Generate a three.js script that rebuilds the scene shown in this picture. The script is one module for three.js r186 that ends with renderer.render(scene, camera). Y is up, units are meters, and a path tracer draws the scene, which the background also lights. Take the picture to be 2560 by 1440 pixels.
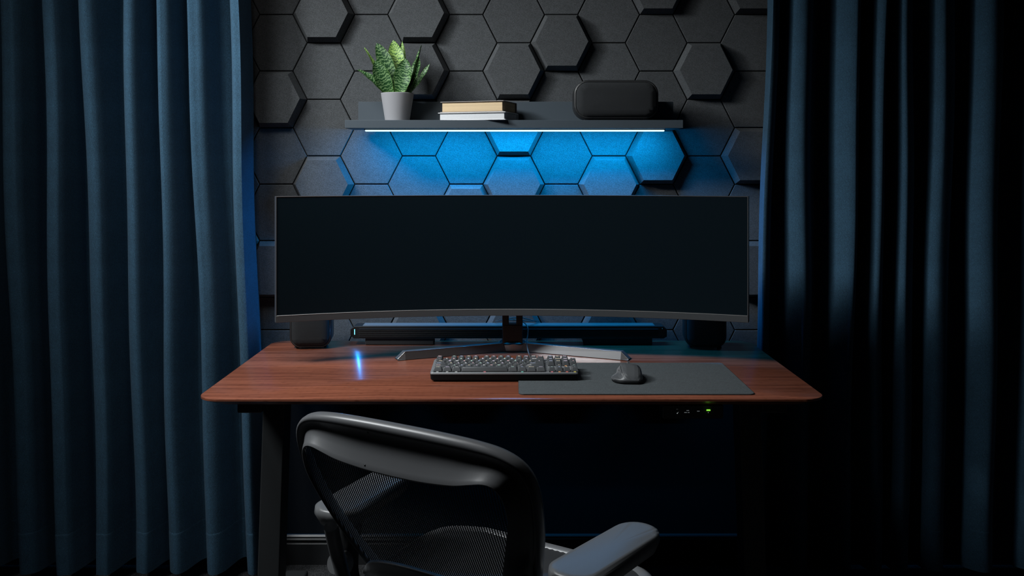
import * as THREE from 'three';
import { RoundedBoxGeometry } from 'three/addons/geometries/RoundedBoxGeometry.js';
import { mergeGeometries, mergeVertices, toCreasedNormals } from 'three/addons/utils/BufferGeometryUtils.js';
import { RectAreaLightUniformsLib } from 'three/addons/lights/RectAreaLightUniformsLib.js';
import { FontLoader } from 'three/addons/loaders/FontLoader.js';

// ------------------------------------------------------------------ camera, lights, exposure
const scene = new THREE.Scene();
scene.background = new THREE.Color(0x000000);
const renderer = new THREE.WebGLRenderer();
renderer.toneMapping = THREE.LinearToneMapping;
renderer.toneMappingExposure = 1.0;
renderer.shadowMap.enabled = true;
RectAreaLightUniformsLib.init();

const camera = new THREE.PerspectiveCamera(2 * Math.atan(720 / 2340) * 180 / Math.PI, 2560 / 1440, 0.05, 30);
camera.position.set(0, 1.28, 3.04);
camera.lookAt(0, 1.28, 0);
camera.setViewOffset(2560, 1440, 0, 299, 2560, 1440);      // rising-front lens: level camera, frame pushed down
camera.updateProjectionMatrix();

// a row of three ceiling spotlights over the user's left shoulder (their fittings are built further down): place, aim, intensity
const SPOTS = [
  [new THREE.Vector3(-1.62, 2.3, 1.08), new THREE.Vector3(-0.2, 1.02, 0.5), 9.8],
  [new THREE.Vector3(-1.12, 2.3, 1.08), new THREE.Vector3(-0.18, 1.02, 0.5), 3.4],
  [new THREE.Vector3(-0.62, 2.3, 1.08), new THREE.Vector3(-0.02, 1.02, 0.5), 1.9]];
for (const [p, q, cd] of SPOTS) {
  const l = new THREE.SpotLight(new THREE.Color(0.93, 0.975, 1.0), cd, 0, 0.81, 1, 2);
  l.position.copy(p); l.target.position.copy(q); l.shadow.radius = 9; l.castShadow = true;
  scene.add(l, l.target);
}
// the blue strip under the shelf
const LED = { x: 0.0085, y: 1.3945, z: 0.145, len: 0.925 };
const strip = new THREE.RectAreaLight(new THREE.Color(0.0, 0.37, 0.97), 500, LED.len, 0.010);
strip.position.set(LED.x, LED.y - 0.001, LED.z);
strip.lookAt(LED.x, LED.y - 1, LED.z - 0.40);
scene.add(strip);

// ------------------------------------------------------------------ helpers
let seed = 7;
const rnd = () => { seed = (seed * 1664525 + 1013904223) >>> 0; return seed / 4294967296; };
const V3 = (x, y, z) => new THREE.Vector3(x, y, z);
const lerp = (a, b, t) => a + (b - a) * t;
const smooth = (a, b, t) => { t = Math.min(1, Math.max(0, (t - a) / (b - a))); return t * t * (3 - 2 * t); };
const used = {};
function numbered(name) { const n = used[name] = (used[name] ?? -1) + 1; return n ? `${name}_${String(n).padStart(3, '0')}` : name; }
function mesh(name, geo, mat, parent = scene) {
  const m = new THREE.Mesh(geo, mat); m.name = parent === scene ? numbered(name) : name;
  m.castShadow = m.receiveShadow = true; parent.add(m); return m;
}
function thing(name, label, category, [x, y, z] = [0, 0, 0], turn = 0, group) {
  const o = new THREE.Group(); o.name = numbered(name); scene.add(o);
  o.position.set(x, y, z); o.rotation.y = turn; o.userData = { label, category };
  if (group) o.userData.group = group;
  return o;
}
function structure(name, geo, mat, label, category) {
  const m = mesh(name, geo, mat); m.userData = { kind: 'structure', label, category }; return m;
}
function at(geo, x, y, z, rx = 0, ry = 0, rz = 0) {
  geo.applyMatrix4(new THREE.Matrix4().compose(V3(x, y, z), new THREE.Quaternion().setFromEuler(new THREE.Euler(rx, ry, rz)), V3(1, 1, 1)));
  return geo;
}
const rbox = (w, h, d, r = 0.002, x = 0, y = 0, z = 0) => at(new RoundedBoxGeometry(w, h, d, 2, r), x, y, z);
const bx = (w, h, d, x = 0, y = 0, z = 0) => at(new THREE.BoxGeometry(w, h, d), x, y, z);
function flat(g) { return g.index ? g.toNonIndexed() : g; }
function join(list) {
  return mergeGeometries(list.map(g => { g = flat(g); for (const k of Object.keys(g.attributes)) if (!['position', 'normal', 'uv'].includes(k)) g.deleteAttribute(k); return g; }));
}
// uv in metres, taken along the axis a face points to
function boxUV(geo) {
  const g = flat(geo), p = g.attributes.position, n = g.attributes.normal, uv = new Float32Array(p.count * 2);
  for (let i = 0; i < p.count; i += 3) {
    let a = [0, 0, 0];
    for (let k = 0; k < 3; k++) { a[0] += Math.abs(n.getX(i + k)); a[1] += Math.abs(n.getY(i + k)); a[2] += Math.abs(n.getZ(i + k)); }
    const ax = a[1] >= a[0] && a[1] >= a[2] ? 1 : a[0] >= a[2] ? 0 : 2;
    for (let k = i; k < i + 3; k++) {
      uv[2 * k] = ax === 0 ? p.getZ(k) : p.getX(k);
      uv[2 * k + 1] = ax === 1 ? -p.getZ(k) : p.getY(k);
    }
  }
  g.setAttribute('uv', new THREE.BufferAttribute(uv, 2)); return g;
}
// loft: rows of points (arrays of Vector3) joined into a surface
function loft(rows, { closeU = false, closeV = false, uvf = null } = {}) {
  const nr = rows.length, nc = rows[0].length, pos = [], uv = [], idx = [];
  for (let i = 0; i < nr; i++) for (let j = 0; j < nc; j++) {
    const p = rows[i][j]; pos.push(p.x, p.y, p.z);
    if (uvf) uv.push(...uvf(i, j)); else uv.push(j / (nc - 1), i / (nr - 1));
  }
  for (let i = 0; i < nr - (closeV ? 0 : 1); i++) for (let j = 0; j < nc - (closeU ? 0 : 1); j++) {
    const a = i * nc + j, b = i * nc + (j + 1) % nc, c = ((i + 1) % nr) * nc + j, d = ((i + 1) % nr) * nc + (j + 1) % nc;
    idx.push(a, b, c, b, d, c);
  }
  const g = new THREE.BufferGeometry();
  g.setAttribute('position', new THREE.Float32BufferAttribute(pos, 3));
  g.setAttribute('uv', new THREE.Float32BufferAttribute(uv, 2));
  g.setIndex(idx); g.computeVertexNormals(); return g;
}
function fan(points) {                       // flat cap over a ring of points
  const c = points.reduce((s, p) => s.add(p), V3(0, 0, 0)).multiplyScalar(1 / points.length), pos = [], uv = [];
  points.forEach((p, i) => { const q = points[(i + 1) % points.length]; for (const v of [c, p, q]) { pos.push(v.x, v.y, v.z); uv.push(v.x, v.z); } });
  const g = new THREE.BufferGeometry();
  g.setAttribute('position', new THREE.Float32BufferAttribute(pos, 3)); g.setAttribute('uv', new THREE.Float32BufferAttribute(uv, 2));
  g.computeVertexNormals(); return g;
}
const tube = (pts, r, seg = 40, rad = 8) => new THREE.TubeGeometry(new THREE.CatmullRomCurve3(pts.map(p => V3(...p))), seg, r, rad, false);
function rrShape(w, h, r, n = 8, cx = 0, cy = 0) {       // rounded rectangle as points, counter-clockwise
  const pts = [];
  for (const [sx, sy, a0] of [[1, -1, -Math.PI / 2], [1, 1, 0], [-1, 1, Math.PI / 2], [-1, -1, Math.PI]])
    for (let i = 0; i <= n; i++) { const a = a0 + i / n * Math.PI / 2; pts.push([cx + sx * (w / 2 - r) + r * Math.cos(a), cy + sy * (h / 2 - r) + r * Math.sin(a)]); }
  return pts;
}
// solid of stacked rounded rectangles along an axis: layers [t, w, h, r]; map(a, b, t) -> Vector3
function stack(layers, map, n = 8, crease = 0.6) {
  const rows = layers.map(([t, w, h, r]) => rrShape(w, h, r, n).map(([a, b]) => map(a, b, t)));
  return toCreasedNormals(mergeVertices(join([loft(rows, { closeU: true }), fan(rows[0]), fan(rows[rows.length - 1])]).deleteAttribute('normal').deleteAttribute('uv') && stripUV(join([loft(rows, { closeU: true }), fan(rows[0]), fan(rows[rows.length - 1])]))), crease);
}
function stripUV(g) { g.deleteAttribute('uv'); g.deleteAttribute('normal'); return g; }

// ------------------------------------------------------------------ textures
const hash = (x, y, s) => { let h = (x * 374761393 + y * 668265263 + s * 2147483647) | 0; h = Math.imul(h ^ (h >>> 13), 1274126177); return ((h ^ (h >>> 16)) >>> 0) / 4294967296; };
function vnoise(x, y, px, py, s) {                     // tiling value noise, period px, py
  const xi = Math.floor(x), yi = Math.floor(y), fx = x - xi, fy = y - yi, m = (a, n) => ((a % n) + n) % n;
  const u = fx * fx * (3 - 2 * fx), v = fy * fy * (3 - 2 * fy);
  const h = (a, b) => hash(m(xi + a, px), m(yi + b, py), s);
  return lerp(lerp(h(0, 0), h(1, 0), u), lerp(h(0, 1), h(1, 1), u), v);
}
function dataTex(w, h, f, srgb = false) {
  const d = new Uint8Array(w * h * 4);
  for (let y = 0; y < h; y++) for (let x = 0; x < w; x++) {
    const c = f(x / w, y / h, x, y), k = 4 * (y * w + x), a = Array.isArray(c) ? c : [c, c, c];
    for (let i = 0; i < 3; i++) d[k + i] = Math.max(0, Math.min(255, a[i] * 255)); d[k + 3] = 255;
  }
  const t = new THREE.DataTexture(d, w, h); t.wrapS = t.wrapT = THREE.RepeatWrapping; t.magFilter = THREE.LinearFilter;
  t.minFilter = THREE.LinearMipmapLinearFilter; t.generateMipmaps = true;
  if (srgb) t.colorSpace = THREE.SRGBColorSpace; t.needsUpdate = true; return t;
}
const rep = (t, x, y) => { const c = t.clone(); c.repeat.set(x, y); c.needsUpdate = true; return c; };
const feltT = dataTex(512, 512, (u, v, x, y) => 0.62 + 0.34 * (hash(x, y, 3) - 0.5) + 0.34 * (vnoise(u * 170, v * 170, 170, 170, 4) - 0.5) + 0.03 * (vnoise(u * 12, v * 12, 12, 12, 5) - 0.5), true);
const weaveT = dataTex(512, 512, (u, v, x, y) => 0.7 + 0.2 * (vnoise(u * 256, v * 64, 256, 64, 8) - 0.5) + 0.16 * (vnoise(u * 90, v * 256, 90, 256, 9) - 0.5) + 0.16 * (hash(x, y, 11) - 0.5) + 0.05 * (vnoise(u * 6, v * 5, 6, 5, 12) - 0.5), true);
const carpetT = dataTex(512, 512, (u, v, x, y) => 0.5 + 0.6 * (vnoise(u * 128, v * 128, 128, 128, 21) - 0.5) + 0.45 * (hash(x >> 1, y >> 1, 22) - 0.5), true);
const woodT = dataTex(2048, 1024, (u, v, x, y) => {
  const warp = 0.9 * vnoise(u * 5, v * 9, 5, 9, 31) + 0.3 * vnoise(u * 14, v * 24, 14, 24, 32);
  const band = vnoise(u * 3 + warp, v * 70 + warp * 3, 3, 70, 33), fine = vnoise(u * 24, v * 420, 24, 420, 34);
  const pore = vnoise(u * 90, v * 512, 90, 512, 35), broad = vnoise(u * 3, v * 7, 3, 7, 36);
  let t = 0.52 + 0.42 * (band - 0.5) + 0.36 * (fine - 0.5) + 0.4 * (broad - 0.5) - (pore > 0.74 ? 0.26 * (pore - 0.74) / 0.26 * 2 : 0);
  t = Math.max(0, Math.min(1, t));
  return [lerp(0.42, 0.74, t), lerp(0.235, 0.475, t), lerp(0.165, 0.375, t)];
}, true);
const pagesT = dataTex(64, 256, (u, v, x, y) => 0.86 + 0.2 * (hash(3, y, 41) - 0.5) + 0.06 * (hash(x, y, 42) - 0.5), true);
const leafT = dataTex(256, 512, (u, v) => {            // u across, v from root to tip
  const c = Math.abs(u - 0.5) * 2, w = 0.55 * vnoise(u * 9, v * 14, 9, 14, 51) + 0.25 * vnoise(u * 22, v * 40, 22, 40, 52);
  const b = 0.5 + 0.5 * Math.sin((v * 14 + w * 1.7 - 0.3 * c) * 2 * Math.PI);
  let t = smooth(0.05, 0.85, b + 0.55 * (vnoise(u * 40, v * 90, 40, 90, 53) - 0.5));
  const pale = [0.52, 0.66, 0.44], dark = [0.10, 0.29, 0.12], rim = [0.36, 0.52, 0.20];
  let col = pale.map((p, i) => lerp(p, dark[i], t));
  const base = smooth(0.24, 0.0, v) * 0.5, e = smooth(0.9, 0.98, c) * 0.7;
  col = col.map((p, i) => lerp(lerp(p, [0.36, 0.58, 0.16][i], base), rim[i], e));
  return col;
}, true);
const paleLeafT = dataTex(256, 512, (u, v) => {
  const c = Math.abs(u - 0.5) * 2, w = 0.7 * vnoise(u * 9, v * 14, 9, 14, 61) + 0.3 * vnoise(u * 22, v * 40, 22, 40, 62);
  const b = 0.5 + 0.5 * Math.sin((v * 19 + w * 1.6 - 0.3 * c) * 2 * Math.PI);
  const t = smooth(0.62, 0.95, b + 0.3 * (vnoise(u * 30, v * 60, 30, 60, 63) - 0.5)) * smooth(0.3, 0.6, v);
  const pale = [0.60, 0.74, 0.38], dark = [0.16, 0.34, 0.13];
  const e = smooth(0.9, 0.98, c) * 0.7, m = smooth(0.05, 0.0, c) * 0.35;
  return pale.map((p, i) => lerp(lerp(lerp(p, dark[i], t), [0.25, 0.40, 0.16][i], e), [0.5, 0.62, 0.3][i], m));
}, true);

// ------------------------------------------------------------------ materials (linear base colours)
const C = (r, g, b) => new THREE.Color().setRGB(r, g, b);
const std = (c, roughness, extra = {}) => new THREE.MeshStandardMaterial({ color: c, roughness, ...extra });
const M = {
  wall: std(C(0.009, 0.0095, 0.01), 0.9),
  roomWall: std(C(0.06, 0.06, 0.065), 0.95),
  felt: [0, 1, 2].map(i => std(C(0.225, 0.243, 0.258).multiplyScalar(1 - 0.07 * i), 0.97, { map: rep(feltT, 8, 8), bumpMap: rep(feltT, 8, 8), bumpScale: 0.0006 })),
  curtain: std(C(0.058, 0.17, 0.285), 0.95, { map: rep(weaveT, 6, 6), bumpMap: rep(weaveT, 6, 6), bumpScale: 0.0004, side: THREE.DoubleSide }),
  carpet: std(C(0.36, 0.37, 0.39), 1, { map: rep(carpetT, 5, 5), bumpMap: rep(carpetT, 5, 5), bumpScale: 0.006 }),
  baseboard: std(C(0.035, 0.037, 0.04), 0.3),
  wood: new THREE.MeshPhysicalMaterial({ color: C(0.8, 0.72, 0.68), map: rep(woodT, 1 / 1.5, 1 / 0.75), roughness: 0.36, clearcoat: 0.35, clearcoatRoughness: 0.2, bumpMap: rep(woodT, 1 / 1.5, 1 / 0.75), bumpScale: 0.00012 }),
  frameMetal: std(C(0.028, 0.031, 0.033), 0.55),
  shelf: std(C(0.06, 0.078, 0.095), 0.5),
  black: std(C(0.012, 0.013, 0.014), 0.45),
  blackGloss: std(C(0.008, 0.009, 0.010), 0.18),
  blackMatte: std(C(0.02, 0.021, 0.023), 0.8),
  grille: std(C(0.035, 0.04, 0.045), 0.9, { map: rep(weaveT, 25, 25), bumpMap: rep(weaveT, 25, 25), bumpScale: 0.0004 }),
  rim: std(C(0.16, 0.16, 0.165), 0.28, { metalness: 0.6 }),
  bezel: std(C(0.06, 0.064, 0.068), 0.45),
  bezelEdge: std(C(0.5, 0.5, 0.5), 0.35, { metalness: 0.8 }),
  screen: std(C(0.005, 0.010, 0.014), 0.22),
  silver: std(C(0.42, 0.42, 0.43), 0.4, { metalness: 1 }),
  pot: std(C(0.29, 0.29, 0.305), 0.85),
  soil: std(C(0.05, 0.035, 0.025), 1),
  leaf: std(C(0.72, 0.72, 0.72), 0.45, { map: leafT, side: THREE.DoubleSide }),
  paleLeaf: std(C(1, 1, 1), 0.45, { map: paleLeafT, side: THREE.DoubleSide }),
  cream: std(C(0.92, 0.70, 0.43), 0.9, { map: pagesT }),
  paper: std(C(0.86, 0.88, 0.90), 0.9, { map: pagesT }),
  coverWhite: std(C(0.78, 0.78, 0.78), 0.5),
  coverGrey: std(C(0.30, 0.27, 0.25), 0.6),
  mat: std(C(0.20, 0.233, 0.25), 0.82, { map: rep(feltT, 9, 9), bumpMap: rep(feltT, 9, 9), bumpScale: 0.0002 }),
  matEdge: std(C(0.035, 0.037, 0.04), 0.8),
  kbCase: std(C(0.2, 0.21, 0.22), 0.4),
  kbSide: new THREE.MeshPhysicalMaterial({ color: C(0.008, 0.009, 0.010), roughness: 0.5, specularIntensity: 0.3 }),
  key: std(C(0.085, 0.09, 0.095), 0.34),
  mouseShell: std(C(0.085, 0.09, 0.095), 0.34),
  mouseBase: new THREE.MeshPhysicalMaterial({ color: C(0.008, 0.009, 0.010), roughness: 0.6, specularIntensity: 0.3 }),
  chair: std(C(0.15, 0.155, 0.163), 0.34),
  chairPad: std(C(0.14, 0.145, 0.15), 0.38),
  chairMesh: std(C(0.035, 0.037, 0.04), 0.5),
  footTop: std(C(0.07, 0.075, 0.08), 0.4),
  cable: std(C(0.09, 0.095, 0.1), 0.4),
  led: std(C(0.1, 0.1, 0.1), 0.5, { emissive: C(0.66, 0.92, 1.0), emissiveIntensity: 1.3 }),
  barLed: std(C(0.02, 0.05, 0.06), 0.5, { emissive: C(0.25, 0.85, 1.0), emissiveIntensity: 1.3 }),
  greenLed: std(C(0.02, 0.05, 0.01), 0.5, { emissive: C(0.28, 0.85, 0.06), emissiveIntensity: 1.0 }),
  whiteLed: std(C(0.05, 0.05, 0.05), 0.5, { emissive: C(0.75, 0.78, 1.0), emissiveIntensity: 1.0 }),
  lamp: std(C(0.3, 0.3, 0.3), 0.5, { emissive: C(1, 0.97, 0.93), emissiveIntensity: 2 }),
};

// ------------------------------------------------------------------ the room
const RX = 2.3, RZ = 4.6, RH = 2.75;
const floor = structure('floor', boxUV(bx(2 * RX + 0.2, 0.1, RZ + 0.2, 0, -0.05, RZ / 2)), M.carpet, 'dark speckled grey loop carpet', 'floor');
structure('ceiling', bx(2 * RX + 0.2, 0.1, RZ + 0.2, 0, RH + 0.05, RZ / 2), M.roomWall, 'dark plain ceiling', 'ceiling');
structure('wall_left', bx(0.1, RH, RZ, -RX - 0.05, RH / 2, RZ / 2), M.roomWall, 'dark plain side wall behind the long curtain', 'wall');
structure('wall_right', bx(0.1, RH, RZ, RX + 0.05, RH / 2, RZ / 2), M.roomWall, 'dark plain side wall on the shadowed side', 'wall');
structure('wall_front', bx(2 * RX + 0.2, RH, 0.1, 0, RH / 2, RZ + 0.05), M.roomWall, 'dark plain wall behind the camera', 'wall');
const wall = structure('wall_back', bx(2 * RX + 0.2, RH, 0.1, 0, RH / 2, -0.05), M.wall, 'dark wall clad with hexagonal felt tiles, some raised', 'wall');
{ // hexagonal acoustic tiles
  const PX = 0.15333, PY = 0.1825, hs = 0.0535, hw = PX - hs, GAP = 0.0016;     // hs: half a flat side, hw: half the width at the points
  const full = [[hs, PY / 2], [-hs, PY / 2], [-hw, 0], [-hs, -PY / 2], [hs, -PY / 2], [hw, 0]];
  const cutY = 0.0128, cutX = hw - cutY / (PY / 2) * (hw - hs), cut = [[cutX, cutY], [-cutX, cutY], [-hw, 0], [-hs, -PY / 2], [hs, -PY / 2], [hw, 0]];
  const ring = (pts, g, z) => pts.map(([x, y]) => { const L = Math.hypot(x, y); return V3(x * (1 - g / L), y * (1 - g / L), z); });
  const build = (layers, pts = full) => {
    const rows = layers.map(([g, z]) => ring(pts, g, z)), list = [];
    for (let k = 0; k < rows.length - 1; k++) for (let i = 0; i < 6; i++) {
      const a = rows[k][i], b = rows[k][(i + 1) % 6], c = rows[k + 1][i], d = rows[k + 1][(i + 1) % 6], g = new THREE.BufferGeometry();
      g.setAttribute('position', new THREE.Float32BufferAttribute([a, b, c, b, d, c].flatMap(p => [p.x, p.y, p.z]), 3)); list.push(g);
    }
    const top = rows[rows.length - 1], g = new THREE.BufferGeometry(), pos = [];
    for (let i = 1; i < 5; i++) for (const p of [top[0], top[i], top[i + 1]]) pos.push(p.x, p.y, p.z);
    g.setAttribute('position', new THREE.Float32BufferAttribute(pos, 3)); list.push(g);
    const m = mergeGeometries(list); m.computeVertexNormals(); return boxUV(m);
  };
  const low = build([[GAP, 0], [GAP, 0.018], [GAP + 0.002, 0.02]]);
  const high = build([[GAP, 0], [GAP, 0.021], [GAP + 0.0145, 0.056]]);
  const trimmed = build([[GAP, 0], [GAP, 0.018], [GAP + 0.002, 0.02]], cut);
  const raised = new Set(['0,0', '2,0', '-1,1', '2,1', '4,1', '5,0', '8,1', '7,-1', '9,-1', '7,2', '9,2', '4,2', '4,3', '6,3', '0,3', '3,3', '-1,4', '-2,4', '9,4', '-3,0', '11,1', '-4,2', '10,3']);
  const tile = (x, y, up, k, shape) => {
    const t = mesh('hexagon_tile', shape ?? (up ? high : low), M.felt[k % 3], wall); t.position.set(x, y, 0);
    if (!shape) t.rotation.z = Math.PI * (k % 2);
  };
  let k = 0;
  for (let c = -3; c <= 11; c++) {
    const even = ((c % 2) + 2) % 2 === 0, x = 0.006 + PX * (c - 4);
    for (let r = -7; r <= 5; r++) {
      const y = even ? 1.7763 - PY * r : 1.6851 - PY * r;
      const inner = c >= 0 && c <= 8;
      if (y > RH - 0.1 || (even ? r > 4 : r > (inner ? 3 : 4))) continue;
      tile(x, y, raised.has(`${c},${r}`), k++ + (hash(c + 20, r + 20, 5) * 3 | 0));
    }
    // lower courses behind the desk, set off from the field above
    if (even) tile(x, 0.7586, c > 0 && c < 8, k++);
    else { tile(x, 0.8502, false, k++, c < 0 || c > 8 ? trimmed : undefined); tile(x, 0.8502 - PY, false, k++); }
  }
}
{ // baseboard with a stepped moulding on top
  const sh = new THREE.Shape([[0, 0], [0.018, 0], [0.018, 0.066], [0.0145, 0.069], [0.0145, 0.074], [0.0175, 0.077], [0.0175, 0.08], [0.013, 0.084], [0.013, 0.0885], [0.008, 0.094], [0, 0.094]].map(p => new THREE.Vector2(...p)));
  const g = new THREE.ExtrudeGeometry(sh, { depth: 2 * RX, bevelEnabled: false });
  g.rotateY(-Math.PI / 2); g.translate(RX, 0, 0); g.applyMatrix4(new THREE.Matrix4().makeScale(1, 1, 1));
  const p = g.attributes.position; let mz = Infinity; for (let i = 0; i < p.count; i++) mz = Math.min(mz, p.getZ(i));
  g.translate(0, 0, -mz);
  structure('baseboard_back', g, M.baseboard, 'dark moulded baseboard along the tiled wall under the desk', 'baseboard');
}
for (const [SPOT, SPOT_AIM] of SPOTS) { // ceiling spotlights
  const t = thing('ceiling_spotlight', ['black ceiling spotlight nearest the side wall in the row', 'black ceiling spotlight in the middle of the row', 'black ceiling spotlight nearest the desk centre in the row'][SPOTS.findIndex(e => e[0] === SPOT)], 'lamp', [SPOT.x, SPOT.y, SPOT.z], 0, 'row of ceiling spotlights');
  const dir = SPOT_AIM.clone().sub(SPOT).normalize(), q = new THREE.Quaternion().setFromUnitVectors(V3(0, -1, 0), dir);
  const head = new THREE.LatheGeometry([[0.001, 0.2], [0.1, 0.2], [0.14, 0.16], [0.195, 0.03], [0.195, 0.012], [0.187, 0.012], [0.187, 0.03]].map(p => new THREE.Vector2(...p)), 40);
  head.applyQuaternion(q); mesh('lamp_head', head, M.black, t);
  const lens = new THREE.CylinderGeometry(0.185, 0.185, 0.004, 40); lens.translate(0, 0.024, 0); lens.applyQuaternion(q); mesh('lamp_lens', lens, M.lamp, t);
  const b = V3(0, 0.2, 0).applyQuaternion(q);
  mesh('stem', tube([[b.x, b.y, b.z], [b.x * 1.05, b.y + 0.03, b.z * 1.05], [b.x * 1.05, RH - SPOT.y, b.z * 1.05]], 0.012, 16), M.black, t);
  mesh('canopy', at(new THREE.CylinderGeometry(0.06, 0.06, 0.02, 32), b.x * 1.05, RH - SPOT.y - 0.01, b.z * 1.05), M.black, t);
}

// ------------------------------------------------------------------ curtains
function curtain(label, ridges, edgeTop, edgeBottom, side, depth, bulge, box) {
  // ridges: [x at 1.81 m, x near the floor] of each fold's crest, listed from the wall end to the free edge
  const t = thing('curtain', label, 'curtain', [0, 0, 0], 0);
  const Z0 = 0.15, TOP = 2.5, BOT = 0.056, per = 14, n = ridges.length;
  const xAt = (k, y) => {
    const f = i => { const r = ridges[Math.max(0, Math.min(n - 1, i))]; return lerp(r[0], r[1], (1.81 - y) / 1.78); };
    const i = Math.floor(k), u = k - i;
    if (i >= n - 1) { const e = lerp(edgeTop, edgeBottom, (1.81 - y) / 1.78); return lerp(f(n - 1), e, (k - (n - 1)) / 0.5); }
    return lerp(f(i), f(i + 1), u);
  };
  const surf = (k, y, off) => {
    const ph = 2 * Math.PI * k, i = Math.round(k), w = 0.85 + 0.22 * hash(i, 3, side > 0 ? 71 : 72);
    const amp = depth * w * (0.92 + 0.08 * Math.sin(y * 2.1 + i * 1.7));
    const sway = 0.004 * Math.sin(y * 3.1 + i * 2.3) + 0.0025 * Math.sin(y * 7 + i);
    const s = Math.sin(ph), c = Math.cos(ph);
    const last = k > n - 1 ? 0 : 1;
    const x = xAt(k, y) + bulge * side * w * s * last * (k < n - 1 ? smooth(n - 1, n - 1.3, k) * 0.35 + 0.65 : 1) + sway;
    const z = Z0 + amp * (box ? 1.02 * Math.tanh(1.55 * (c + 0.18)) : c > 0 ? Math.pow(c, 0.85) : -Math.pow(-c, 0.75)) + 0.004 * Math.sin(3 * ph + y * 1.3 + i) + off;
    return V3(x, y, z);
  };
  const ks = []; for (let k = -0.5; k <= n - 0.5 + 1e-6; k += 1 / per) ks.push(Math.min(k, n - 0.5));
  const rowsY = []; for (let y = TOP; y > BOT; y -= 0.06) rowsY.push(y); rowsY.push(BOT);
  const len = [0]; for (let j = 1; j < ks.length; j++) len.push(len[j - 1] + surf(ks[j], 1, 0).distanceTo(surf(ks[j - 1], 1, 0)));
  const g = loft(rowsY.map(y => ks.map(k => surf(k, y, 0))), { uvf: (i, j) => [len[j], rowsY[i]] });
  mesh('fabric', g, M.curtain, t);
  const hy = [0.178, 0.173, 0.11, BOT - 0.001];
  mesh('hem', loft(hy.map((y, i) => ks.map(k => surf(k, y, i === 0 ? 0.0003 : 0.0022))), { uvf: (i, j) => [len[j], hy[i]] }), M.curtain, t);
  return t;
}
const cx = px => (px - 1280) * 2.83 / 2340, ce = px => (px - 1280) * 2.95 / 2340;
curtain('long blue curtain hanging beside the plant end of the shelf',
  [[-330, -300], [-215, -180], [-90, -55], [22, 68], [118, 165], [215, 265], [325, 352], [400, 440], [479, 535], [592, 635]].map(a => a.map(cx)), ce(624), ce(678), 1, 0.078, 0.003, true);
curtain('long blue curtain hanging beside the black speaker end of the shelf',
  [[2890, 2870], [2770, 2740], [2625, 2600], [2492, 2460], [2372, 2345], [2277, 2262], [2215, 2192], [2140, 2115], [2012, 1996], [1932, 1890]].map(a => a.map(cx)), ce(1914), ce(1880), -1, 0.058, 0.009, false);
{ // rail
  const t = thing('curtain_rail', 'black curtain rail under the ceiling above the tiled wall', 'rail', [0, 2.53, 0.15]);
  mesh('rail_bar', rbox(2 * RX - 0.02, 0.03, 0.02, 0.004), M.black, t);
  for (const x of [-1.6, -0.4, 0.8, 1.9]) mesh('bracket', rbox(0.02, 0.22, 0.02, 0.003, x, 0.11, 0), M.black, t);
}

// ------------------------------------------------------------------ desk
const DY = 0.735;
{
  const t = thing('standing_desk', 'reddish brown wooden standing desk with dark metal legs', 'desk', [0, 0, 0.4526]);
  const W = 1.5, D = 0.75, map = (a, b, y) => V3(a, y, -b);
  const r = 0.055;
  const g = stack([[DY - 0.0225, W - 0.078, D - 0.078, r - 0.02], [DY - 0.0075, W - 0.006, D - 0.006, r - 0.003], [DY - 0.006, W, D, r], [DY - 0.0018, W, D, r], [DY - 0.0005, W - 0.001, D - 0.001, r - 0.0005], [DY, W - 0.004, D - 0.004, r - 0.002]], map, 12, 0.35);
  g.translate(-0.001, 0, 0);
  mesh('tabletop', boxUV(g), M.wood, t);
  const leg = s => {
    // upper and lower telescopic columns, leaning a little outwards
    const a = V3(s * 0.647, DY - 0.06, 0), b = V3(s * 0.668, 0.03, 0), mid = a.clone().lerp(b, 0.62);
    const col = (p, q, w, d) => { const L = p.distanceTo(q); return at(new RoundedBoxGeometry(w, L, d, 2, 0.004), (p.x + q.x) / 2, (p.y + q.y) / 2, 0, 0, 0, Math.atan2(p.x - q.x, q.y - p.y) + Math.PI); };
    mesh('leg', col(a, b, 0.06, 0.08), M.frameMetal, t);
    mesh('leg_sleeve', col(a, mid, 0.052, 0.07), M.frameMetal, t);
    mesh('foot', rbox(0.07, 0.03, 0.66, 0.008, s * 0.669, 0.015, 0), M.frameMetal, t);
    mesh('side_bracket', rbox(0.06, 0.03, 0.6, 0.004, s * 0.642, DY - 0.0385, 0), M.frameMetal, t);
  };
  leg(-1); leg(1);
  for (const z of [-0.09, 0.09]) mesh('cross_rail', rbox(1.25, 0.035, 0.03, 0.004, 0, DY - 0.042, z), M.frameMetal, t);
}
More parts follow.
